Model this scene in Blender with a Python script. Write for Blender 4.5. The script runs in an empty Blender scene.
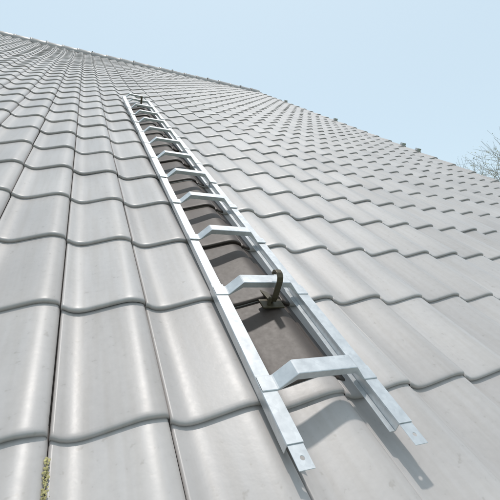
import bpy, math, random
import numpy as np
from mathutils import Vector, Matrix
random.seed(4); rng=np.random.default_rng(4)
TH=math.radians(32.6)
scene=bpy.context.scene
def new_empty(name,loc=(0,0,0),rot=(0,0,0)):
    e=bpy.data.objects.new(name,None); e.location=loc; e.rotation_euler=rot
    scene.collection.objects.link(e); return e
def mesh_obj(name,verts,faces,mat=None,parent=None,smooth=False):
    me=bpy.data.meshes.new(name); me.from_pydata([tuple(v) for v in verts],[],faces); me.update()
    if mat: me.materials.append(mat)
    if smooth: me.polygons.foreach_set('use_smooth',[True]*len(me.polygons))
    o=bpy.data.objects.new(name,me); scene.collection.objects.link(o)
    if parent: o.parent=parent
    return o
# ---------------------------------------------------------------- materials
def mat_new(name):
    m=bpy.data.materials.new(name); m.use_nodes=True
    nt=m.node_tree; b=nt.nodes['Principled BSDF']; return m,nt,b
def N(nt,t,**k):
    n=nt.nodes.new(t)
    for a,v in k.items(): setattr(n,a,v)
    return n
def noise(nt,scale,detail=4,rough=.55,coord='Object',mapscale=None):
    tc=N(nt,'ShaderNodeTexCoord'); n=N(nt,'ShaderNodeTexNoise')
    n.inputs['Scale'].default_value=scale; n.inputs['Detail'].default_value=detail; n.inputs['Roughness'].default_value=rough
    if mapscale:
        mp=N(nt,'ShaderNodeMapping'); mp.inputs['Scale'].default_value=mapscale
        nt.links.new(tc.outputs[coord],mp.inputs[0]); nt.links.new(mp.outputs[0],n.inputs['Vector'])
    else: nt.links.new(tc.outputs[coord],n.inputs['Vector'])
    return n
def ramp(nt,src,stops):
    r=N(nt,'ShaderNodeValToRGB'); e=r.color_ramp.elements
    while len(e)<len(stops): e.new(.5)
    for i,(p,c) in enumerate(stops):
        e[i].position=p; e[i].color=(c[0],c[1],c[2],1)
    nt.links.new(src,r.inputs[0]); return r
def mixc(nt,a,b,fac,mode='MIX'):
    m=N(nt,'ShaderNodeMix',data_type='RGBA',blend_type=mode)
    for s,v in ((0,fac),(6,a),(7,b)):
        if hasattr(v,'links'): nt.links.new(v,m.inputs[s])
        else: m.inputs[s].default_value=v if s==0 else (*v,1)
    return m.outputs[2]
def bump(nt,b,src,strength,dist):
    bp=N(nt,'ShaderNodeBump'); bp.inputs['Strength'].default_value=strength; bp.inputs['Distance'].default_value=dist
    nt.links.new(src,bp.inputs['Height']); nt.links.new(bp.outputs[0],b.inputs['Normal'])

def tile_material(name,c1,c2,rough=.36,bs=.12):
    m,nt,b=mat_new(name)
    big=noise(nt,2.2,1); fine=noise(nt,60,2,.6); streak=noise(nt,1,2,.6,mapscale=(45,3,10))
    at=N(nt,'ShaderNodeAttribute',attribute_name='tile_rand')
    base=ramp(nt,at.outputs['Fac'],[(0,c1),(1,c2)]).outputs[0]
    r1=ramp(nt,big.outputs['Fac'],[(.35,(.93,.93,.93)),(.65,(1.05,1.045,1.035))]).outputs[0]
    c=mixc(nt,base,r1,1.0,'MULTIPLY')
    r2=ramp(nt,streak.outputs['Fac'],[(.35,(.94,.93,.915)),(.6,(1,1,1))]).outputs[0]
    c=mixc(nt,c,r2,1.0,'MULTIPLY')
    r3=ramp(nt,fine.outputs['Fac'],[(.25,(.84,.83,.81)),(.34,(.975,.975,.975)),(.7,(1.02,1.02,1.02))]).outputs[0]
    c=mixc(nt,c,r3,1.0,'MULTIPLY')
    nt.links.new(c,b.inputs['Base Color'])
    rr=N(nt,'ShaderNodeMapRange'); rr.inputs[3].default_value=rough-.05; rr.inputs[4].default_value=rough+.08
    nt.links.new(fine.outputs['Fac'],rr.inputs[0]); nt.links.new(rr.outputs[0],b.inputs['Roughness'])
    bump(nt,b,fine.outputs['Fac'],bs,.002)
    return m
M_tile=tile_material('grey_tile',(.435,.405,.39),(.495,.465,.45),.40)
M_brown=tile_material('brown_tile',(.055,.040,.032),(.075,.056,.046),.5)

def simple(name,col,rough=.6,metal=0,ns=20,var=.15,bs=.2,bd=.003):
    m,nt,b=mat_new(name); n=noise(nt,ns,4)
    r=ramp(nt,n.outputs['Fac'],[(.3,[x*(1-var) for x in col]),(.7,[x*(1+var) for x in col])])
    nt.links.new(r.outputs[0],b.inputs['Base Color']); b.inputs['Roughness'].default_value=rough; b.inputs['Metallic'].default_value=metal
    bump(nt,b,n.outputs['Fac'],bs,bd); return m
# galvanised steel
M_galv,nt,b=mat_new('galvanised_steel')
tc=N(nt,'ShaderNodeTexCoord'); vo=N(nt,'ShaderNodeTexVoronoi'); vo.inputs['Scale'].default_value=110
nt.links.new(tc.outputs['Object'],vo.inputs['Vector'])
n2=noise(nt,25,3,.6)
r=ramp(nt,vo.outputs['Color'],[(0,(.60,.61,.62)),(1,(.69,.70,.705))])
r2=ramp(nt,n2.outputs['Fac'],[(.3,(.86,.86,.86)),(.65,(1,1,1))])
nt.links.new(mixc(nt,r.outputs[0],r2.outputs[0],1,'MULTIPLY'),b.inputs['Base Color'])
b.inputs['Metallic'].default_value=.65
mr=N(nt,'ShaderNodeMapRange'); mr.inputs[3].default_value=.32; mr.inputs[4].default_value=.52
nt.links.new(n2.outputs['Fac'],mr.inputs[0]); nt.links.new(mr.outputs[0],b.inputs['Roughness'])
bump(nt,b,n2.outputs['Fac'],.1,.001)
M_hook=simple('olive_painted_steel',(.085,.068,.04),.45,.2,60)
M_dark=simple('underlay_felt',(.02,.02,.02),.9)
M_wall=simple('render_wall',(.5,.47,.42),.85,0,3,.08)
M_wood=simple('painted_wood',(.55,.55,.53),.5)
M_glass,nt,b=mat_new('window_glass'); b.inputs['Base Color'].default_value=(.03,.04,.05,1); b.inputs['Roughness'].default_value=.05
M_ground=simple('grass_ground',(.06,.085,.03),.95,0,.6,.35,.4,.05)
M_bark=simple('bark',(.42,.40,.37),.9,0,6,.2)  # bark paled in its base colour to stand in for distance haze
M_leaf=simple('spring_leaf',(.40,.42,.32),.7,0,4,.2)
M_moss=simple('lichen_moss',(.40,.36,.17),.95,0,120,.4,.8,.004)

# ---------------------------------------------------------------- tiled roof (plane coords: u along ridge, v up slope, n normal)
W=.2044; P=.370; U0=-.032; V0=.483; C0,C1=-36,25; R0,R1=-8,31; LIFT=.0135; A=.0145
def prof(t):
    tt=t+.055*np.sin(2*np.pi*t)
    return -A*np.sin(2*np.pi*tt)+.0030*t
TS=np.array([0,.012,.035,.08,.14,.2,.26,.32,.38,.44,.5,.56,.62,.67,.72,.77,.82,.87,.91,.945,.968,.982,.990])
TD=np.array([-.009,-.002]+[0]*(len(TS)-5)+[-.001,-.004,-.012])
SS=np.array([.003,0,.0008,.003,.007,.014,.03,.09,.18,.27,.37,.405])
SD=np.array([-.0140,-.0075,-.0045,-.0018,-.0005,0,0,0,0,0,0,0])
nt_,ns_=len(TS),len(SS)
def build_tiles():
    T,S=np.meshgrid(TS,SS); TDg,SDg=np.meshgrid(TD,SD)
    base_u=T*W
    corner=np.clip((T-.80)/.2,0,1)**2*.010+np.clip((.10-T)/.1,0,1)**2*.004
    fade=np.clip(1-S/.05,0,1)
    base_v=S+corner*fade
    base_n=prof(T)+TDg+SDg+LIFT*(1-S/P)-LIFT
    idx=np.arange(nt_*ns_).reshape(ns_,nt_)
    q=np.stack([idx[:-1,:-1],idx[:-1,1:],idx[1:,1:],idx[1:,:-1]],-1).reshape(-1,4)
    vs=[];fs=[];cr=[];k=0
    for r in range(R0,R1+1):
        for c in range(C0,C1):
            ju,jv,jn=rng.normal(0,.0003),rng.normal(0,.0018),rng.normal(0,.0006)
            tl=rng.normal(0,.004); rt=rng.normal(0,.0014); sg=rng.normal(0,.003)
            u=base_u+U0+c*W+ju+rt*(S-.2)
            v=base_v+V0+r*P+jv-rt*(T-.5)*W
            n=base_n+jn+tl*(T-.5)*W+sg*(S-.2)
            vs.append(np.stack([u,v,n],-1).reshape(-1,3)); fs.append(q+k); k+=nt_*ns_
            cr.append(np.full(nt_*ns_,np.clip(rng.normal(.5,.28),0,1)))
    return np.concatenate(vs),np.concatenate(fs),np.concatenate(cr)
def np_mesh(name,V,F,attr,mat,parent):
    me=bpy.data.meshes.new(name)
    me.vertices.add(len(V)); me.vertices.foreach_set('co',V.astype(np.float32).ravel())
    me.loops.add(F.size); me.loops.foreach_set('vertex_index',F.astype(np.int32).ravel())
    me.polygons.add(len(F)); me.polygons.foreach_set('loop_start',(np.arange(len(F))*4).astype(np.int32))
    me.polygons.foreach_set('loop_total',np.full(len(F),4,dtype=np.int32))
    me.polygons.foreach_set('use_smooth',np.ones(len(F),dtype=bool))
    me.update(calc_edges=True); me.validate()
    a=me.attributes.new('tile_rand','FLOAT','POINT'); a.data.foreach_set('value',attr.astype(np.float32))
    me.materials.append(mat); o=bpy.data.objects.new(name,me); scene.collection.objects.link(o); o.parent=parent
    return o
house=new_empty('house')
roof=new_empty('roof',rot=(TH,0,0)); roof.parent=house
V,F,Cr=build_tiles(); np_mesh('roof_tiles',V,F,Cr,M_tile,roof)

# ladder frame constants
LU,LV,LW,LL=.348,.318,.297,4.37
LROT=math.radians(.5)
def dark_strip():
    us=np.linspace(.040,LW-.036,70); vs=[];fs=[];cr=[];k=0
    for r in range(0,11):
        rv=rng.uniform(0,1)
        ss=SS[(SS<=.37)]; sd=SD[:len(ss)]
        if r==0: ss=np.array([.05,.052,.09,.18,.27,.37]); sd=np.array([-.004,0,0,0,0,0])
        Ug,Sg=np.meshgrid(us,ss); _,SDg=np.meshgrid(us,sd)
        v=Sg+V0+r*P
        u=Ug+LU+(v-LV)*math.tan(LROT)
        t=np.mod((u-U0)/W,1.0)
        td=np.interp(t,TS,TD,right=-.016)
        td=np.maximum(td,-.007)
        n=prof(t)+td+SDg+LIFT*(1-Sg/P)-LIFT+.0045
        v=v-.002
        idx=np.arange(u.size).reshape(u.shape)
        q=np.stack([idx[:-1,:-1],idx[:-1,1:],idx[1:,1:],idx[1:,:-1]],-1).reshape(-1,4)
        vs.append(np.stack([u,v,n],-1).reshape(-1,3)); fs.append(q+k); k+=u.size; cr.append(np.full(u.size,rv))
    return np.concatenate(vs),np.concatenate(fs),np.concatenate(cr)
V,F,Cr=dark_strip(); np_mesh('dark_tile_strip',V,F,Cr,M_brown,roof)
uL,uR=U0+C0*W,U0+C1*W; vB,vT=V0+R0*P,V0+(R1+1)*P
mesh_obj('underlay',[(uL,vB,-.05),(uR,vB,-.05),(uR,vT,-.05),(uL,vT,-.05)],[(0,1,2,3)],M_dark,roof)

def box_part(vl,fl,x0,x1,y0,y1,z0,z1):
    k=len(vl)
    vl+= [(x0,y0,z0),(x1,y0,z0),(x1,y1,z0),(x0,y1,z0),(x0,y0,z1),(x1,y0,z1),(x1,y1,z1),(x0,y1,z1)]
    fl+= [tuple(i+k for i in f) for f in ((0,3,2,1),(4,5,6,7),(0,1,5,4),(1,2,6,5),(2,3,7,6),(3,0,4,7))]
def bevel(o,w=.002,seg=2):
    m=o.modifiers.new('bevel','BEVEL'); m.width=w; m.segments=seg; m.limit_method='ANGLE'; return o
# verge tiles
vl=[];fl=[]
for r in range(R0,R1+1):
    v0=V0+r*P+rng.normal(0,.003); v1=v0+P+.03
    pr=[(uR-.06,-.005),(uR-.045,.016),(uR-.01,.030),(uR+.035,.030),(uR+.055,.020),(uR+.062,.0),(uR+.062,-.11),(uR+.045,-.11)]
    k=len(vl)
    for (vv,dz) in ((v0,-.004),(v0+.006,.0),(v1,-.020)):
        for (a,c) in pr: vl.append((a,vv,c+dz+.006))
    m_=len(pr)
    for j in range(2):
        for i in range(m_-1): fl.append((k+j*m_+i,k+j*m_+i+1,k+(j+1)*m_+i+1,k+(j+1)*m_+i))
    fl.append(tuple(k+i for i in range(m_))[::-1])
mesh_obj('verge_tiles',vl,fl,M_tile,roof)
vl=[];fl=[]
for r in (3,5,12,13,19,26):
    v0=V0+r*P+.02
    box_part(vl,fl,uR-.03,uR+.05,v0,v0+.05,.034,.070)
mesh_obj('verge_clips',vl,fl,M_galv,roof)
# ridge tiles
vl=[];fl=[]; L=.36
nR=int((uR-uL)/L)+1
for i in range(nR):
    u0=uL+i*L+rng.normal(0,.003); u1=min(u0+L+.03,uR+.07); k=len(vl); dn=rng.normal(0,.003)
    for (uu,rr) in ((u0,.150),(u0+.004,.156),(u0+.05,.156),(u0+.055,.146),(u1,.138)):
        for a in range(13):
            an=math.radians(-10+200*a/12)-TH
            vl.append((uu,vT-.0+rr*math.cos(an)+.0,-.065+dn+rr*math.sin(an)*.95))
    for j in range(4):
        for a in range(12): fl.append((k+j*13+a,k+j*13+a+1,k+(j+1)*13+a+1,k+(j+1)*13+a))
mesh_obj('ridge_tiles',vl,fl,M_tile,roof,True)
vl=[];fl=[]
for i in range(0,nR,3):
    u0=uL+i*L
    box_part(vl,fl,u0-.012,u0+.02,vT-.05,vT+.0,.085,.096)
mesh_obj('ridge_clips',vl,fl,M_galv,roof)
# ---------------------------------------------------------------- house body
def P2W(u,v,n): return Vector((u,v*math.cos(TH)-n*math.sin(TH),v*math.sin(TH)+n*math.cos(TH)))
yE,zE=P2W(0,vB,-.06).y,P2W(0,vB,-.06).z; yR,zR=P2W(0,vT,-.06).y,P2W(0,vT,-.06).z
GZ=-6.0; yF=2*yR-yE
y0=yE+.45; zw=zE+.45*math.tan(TH)-.02; y1=yF-.45
x0,x1=uL+.15,uR-.10
vs=[(x0,y0,GZ),(x1,y0,GZ),(x1,y1,GZ),(x0,y1,GZ),(x0,y0,zw),(x1,y0,zw),(x1,y1,zw),(x0,y1,zw),(x0,yR,zR-.05),(x1,yR,zR-.05)]
mesh_obj('walls',vs,[(0,1,5,4),(2,3,7,6),(1,2,6,9,5),(3,0,4,8,7)],M_wall,house)
mesh_obj('back_roof_slope',[(uL,yR,zR),(uR+.06,yR,zR),(uR+.06,yF,zE),(uL,yF,zE)],[(0,1,2,3)],M_tile,house)
vl=[];fl=[];gl=[];gf=[]
for xc in (-5,-2,1,3.6):
    for zc in (-4.0,):
        for (a,b_,c,d) in ((xc-.6,xc+.6,zc-.7,zc-.63),(xc-.6,xc+.6,zc+.63,zc+.7),(xc-.6,xc-.53,zc-.63,zc+.63),(xc+.53,xc+.6,zc-.63,zc+.63),(xc-.03,xc+.03,zc-.63,zc+.63)):
            box_part(vl,fl,a,b_,y0-.06,y0-.004,c,d)
        box_part(gl,gf,xc-.53,xc+.53,y0-.02,y0-.003,zc-.63,zc+.63)
mesh_obj('window_frames',vl,fl,M_wood,house); mesh_obj('window_panes',gl,gf,M_glass,house)
vl=[];fl=[];g=9
for uu in (uL,uR+.06):
    for a in range(g):
        an=math.pi+math.pi*a/(g-1); vl.append((uu,yE-.03+.065*math.cos(an),zE+.0+.065*math.sin(an)))
for a in range(g-1): fl.append((a,a+1,g+a+1,g+a))
mesh_obj('gutter',vl,fl,M_galv,house,True)
mesh_obj('ground',[(-1500,-1500,GZ),(1500,-1500,GZ),(1500,1500,GZ),(-1500,1500,GZ)],[(0,1,2,3)],M_ground)

# ---------------------------------------------------------------- roof ladder
ladder=new_empty('roof_ladder')
base=Matrix.Rotation(TH,4,'X')@Matrix.Translation((LU,LV,0))@Matrix.Rotation(-LROT,4,'Z')
ladder.matrix_world=base
RB,RT=.0165,.041
th=.0022
def plate_with_hole(vl,fl,x0,x1,y0,y1,z0,z1,cx,cy,r):
    n=24; k=len(vl)
    angs=sorted([2*math.pi*i/n for i in range(n)]+[math.atan2(yy-cy,xx-cx)%(2*math.pi) for xx in (x0,x1) for yy in (y0,y1)])
    n=len(angs); out=[];inn=[]
    for a in angs:
        c,s=math.cos(a),math.sin(a)
        tx=((x1-cx) if c>0 else (cx-x0))/max(abs(c),1e-6); ty=((y1-cy) if s>0 else (cy-y0))/max(abs(s),1e-6)
        q=min(tx,ty); out.append((cx+c*q,cy+s*q)); inn.append((cx+r*c,cy+r*s))
    for z in (z1,z0):
        for p in out: vl.append((p[0],p[1],z))
        for p in inn: vl.append((p[0],p[1],z))
    for i in range(n):
        j=(i+1)%n
        fl.append((k+i,k+j,k+n+j,k+n+i)); fl.append((k+2*n+i,k+3*n+i,k+3*n+j,k+2*n+j))
        fl.append((k+i,k+2*n+i,k+2*n+j,k+j)); fl.append((k+n+i,k+n+j,k+3*n+j,k+3*n+i))
FW=.035
secs=[(.045,.565),(.535,1.60),(1.57,2.60),(2.57,3.62),(3.59,LL)]
for side,nm in ((0,'rail_left'),(1,'rail_right')):
    vl=[];fl=[]
    for si,(a,b_) in enumerate(secs):
        off=-.0026*(si%2)
        wv=-.0025*(si%2)
        xo=0-wv if side==0 else LW-FW-wv
        xe=xo+FW+2*wv
        box_part(vl,fl,xo,xe,a,b_,RT-th+off,RT+off)
        box_part(vl,fl,xo,xo+th,a,b_,RB,RT-th+off-.0002)
        box_part(vl,fl,xe-th,xe,a,b_,RB,RT-th+off-.0002)
        if side==0: box_part(vl,fl,xe+.0002,xe+.012,a,b_,RB,RB+th)
        else: box_part(vl,fl,xo-.014,xo-.0002,a,b_,RB,RB+th)
    xo=.001 if side==0 else LW-FW+.001
    plate_with_hole(vl,fl,xo,xo+FW-.002,-.004,.060,RT-th-.0015,RT-th-.0002,xo+FW/2,.018,.0042)
    o=mesh_obj(nm,vl,fl,M_galv,ladder); bevel(o,.0006,1)
RUNG0=.185; RS=.345
def rung(i):
    y=RUNG0+i*RS+random.gauss(0,.0015); w=.040
    path=[(.001,0),(.036,0),(.039,.002),(.072,.0375),(.075,.0395),(LW-.075,.0395),(LW-.072,.0375),(LW-.039,.002),(LW-.036,0),(LW-.001,0)]
    vl=[];fl=[]; zb=RT+.0006
    def dep(x):
        e=min(x,LW-x); return 0.003 if e<.036 else min(.017,.003+(e-.036)*.5)
    n=len(path)
    for (x,z) in path:
        d=dep(x); Z=zb+z
        vl+=[(x,y-w/2-.001,Z+.002-d),(x,y-w/2-.0004,Z+.0012),(x,y-w/2+.0010,Z+.0022),(x,y+w/2-.0010,Z+.0022),(x,y+w/2+.0004,Z+.0012),(x,y+w/2+.001,Z+.002-d)]
    for j in range(n-1):
        for i2 in range(5):
            k=j*6+i2; fl.append((k,k+6,k+7,k+1))
    o=mesh_obj('rung_%d'%(i+1),vl,fl,M_galv,ladder)
    s=o.modifiers.new('solid','SOLIDIFY'); s.thickness=.0018; s.offset=-1
for i in range(13): rung(i)

# ---------------------------------------------------------------- safety hooks (bent flat bar)
def hook(x,y):
    e=new_empty('roof_safety_hook'); e.matrix_world=base@Matrix.Translation((x,y,0))
    pts=[(.10,.010),(.05,.020),(.018,.024),(.004,.030),(0,.045),(0,.075),(0,.098),(.004,.110),(.014,.118),(.028,.119),(.037,.112),(.040,.100)]
    t=.006; w=.018; vl=[];fl=[]
    for i,p in enumerate(pts):
        a=Vector(pts[max(i-1,0)]); b_=Vector(pts[min(i+1,len(pts)-1)]); d=(b_-a).normalized(); nn=Vector((-d.y,d.x))*t/2
        for sx,sn in ((-w,-1),(w,-1),(w,1),(-w,1)):
            vl.append((sx*.5*1.0,p[0]+nn.x*sn,p[1]+nn.y*sn))
    for i in range(len(pts)-1):
        for j in range(4):
            k=i*4; fl.append((k+j,k+(j+1)%4,k+4+(j+1)%4,k+4+j))
    fl.append((3,2,1,0)); k=4*(len(pts)-1); fl.append((k,k+1,k+2,k+3))
    o=mesh_obj('hook_bar',vl,fl,M_hook,e); bevel(o,.0015,2)
    vl=[];fl=[]
    box_part(vl,fl,-.035,.035,-.012,.03,.014,.020)
    box_part(vl,fl,-.0185,-.0095,-.004,.004,.020,.046)
    o=mesh_obj('base_plate',vl,fl,M_hook,e); bevel(o,.0015,2)
hook(.172,RUNG0+1*RS-.040)
hook(.16,RUNG0+11*RS-.02)

# ---------------------------------------------------------------- moss in the open joint
vl=[];fl=[]
for i in range(260):
    v=random.uniform(.28,.45); u=U0+random.gauss(0,.0022); n=-.006+random.uniform(-.005,.001); s=random.uniform(.0008,.0024)
    k=len(vl)
    for a in range(6):
        an=a*math.pi/3+random.random()*.5; vl.append((u+s*math.cos(an)*random.uniform(.6,1.1),v+s*1.3*math.sin(an),n))
    vl.append((u+random.gauss(0,.001),v,n+s*random.uniform(.5,1.1)))
    for a in range(6): fl.append((k+a,k+(a+1)%6,k+6))
mo=mesh_obj('moss',vl,fl,M_moss,None,True); mo.rotation_euler=(TH,0,0)

# ---------------------------------------------------------------- bare spring trees
def make_tree(name,loc,height,seed,spread=1.0):
    rnd=random.Random(seed); vl=[];fl=[];lv=[];lf=[]
    def tube(p0,p1,r0,r1,seg):
        d=(p1-p0).normalized(); a=d.orthogonal().normalized(); b_=d.cross(a); k=len(vl)
        for p,r in ((p0,r0),(p1,r1)):
            for i in range(seg):
                an=2*math.pi*i/seg; vl.append(p+(a*math.cos(an)+b_*math.sin(an))*r)
        for i in range(seg): fl.append((k+i,k+(i+1)%seg,k+seg+(i+1)%seg,k+seg+i))
    def grow(p,d,L,r,depth):
        n=3; q=p
        for i in range(n):
            d=(d+Vector((rnd.gauss(0,.12),rnd.gauss(0,.12),rnd.gauss(.04,.08)))).normalized()
            q2=q+d*L/n; tube(q,q2,r*(1-.28*i/n),r*(1-.28*(i+1)/n),8 if depth<2 else 4 if depth<4 else 3); q=q2
            if depth>=4 and rnd.random()<.8:
                s=rnd.uniform(.03,.07); c=q+Vector((rnd.gauss(0,.06),rnd.gauss(0,.06),rnd.gauss(0,.06)))
                e1=Vector((rnd.gauss(0,1),rnd.gauss(0,1),rnd.gauss(0,1))).normalized()*s; e2=e1.orthogonal().normalized()*s*.6
                k=len(lv); lv.extend([c-e1,c+e2,c+e1,c-e2]); lf.append((k,k+1,k+2,k+3))
        if depth>=6: return
        m=rnd.choice((3,3,4)) if depth<5 else 3
        for j in range(m):
            ax=d.orthogonal().normalized(); ax=Matrix.Rotation(2*math.pi*(j+rnd.random()*.6)/m,3,d)@ax
            ang=math.radians(rnd.uniform(18,48))*spread
            if j==0 and depth<3: ang*=.35
            nd=(d*math.cos(ang)+ax*math.sin(ang)).normalized()
            grow(q,nd,L*rnd.uniform(.62,.82),r*rnd.uniform(.5,.66),depth+1)
    grow(Vector((0,0,0)),Vector((0,0,1)),height*.27,height*.012,0)
    e=new_empty(name,loc)
    mesh_obj('trunk_and_limbs',vl,fl,M_bark,e,True); mesh_obj('buds_and_leaves',lv,lf,M_leaf,e)
make_tree('bare_tree',(25.0,11.6,GZ),19.5,3)
make_tree('bare_tree',(33.0,13.5,GZ),21.0,8)

# ---------------------------------------------------------------- light
sp=Vector((.05,.68,.73)).normalized()     # towards the sun, in roof-plane axes
SD_=P2W(*sp).normalized()
el=math.asin(SD_.z); az=math.atan2(SD_.x,SD_.y)
w=bpy.data.worlds.new('World'); scene.world=w; w.use_nodes=True
wn=w.node_tree; bg=wn.nodes['Background']; sky=wn.nodes.new('ShaderNodeTexSky'); sky.sky_type='NISHITA'
sky.sun_disc=False; sky.sun_elevation=el; sky.sun_rotation=az; sky.air_density=1.0; sky.dust_density=2.0; sky.ozone_density=1.0
# thin bright spring haze over the clear-sky model
c=mixc(wn,sky.outputs[0],(5.55,6.75,7.05),.60)
wn.links.new(c,bg.inputs[0]); bg.inputs[1].default_value=.15
sl=bpy.data.lights.new('sun','SUN'); sl.energy=2.2; sl.angle=math.radians(2.5); sl.color=(1,.95,.90)
so=bpy.data.objects.new('sun',sl); so.rotation_euler=SD_.to_track_quat('Z','Y').to_euler(); so.location=(5,10,20); scene.collection.objects.link(so)
# ---------------------------------------------------------------- camera
cd=bpy.data.cameras.new('camera'); cam=bpy.data.objects.new('camera',cd); scene.collection.objects.link(cam)
cam.location=(0,-.3286,.5139); cam.rotation_euler=(math.radians(90+4.92),0,math.radians(-24.34))
cd.sensor_width=36; cd.lens=27.58; cd.clip_start=.02; cd.clip_end=5000
scene.camera=cam
scene.view_settings.view_transform='Standard'; scene.view_settings.look='None'; scene.view_settings.exposure=0
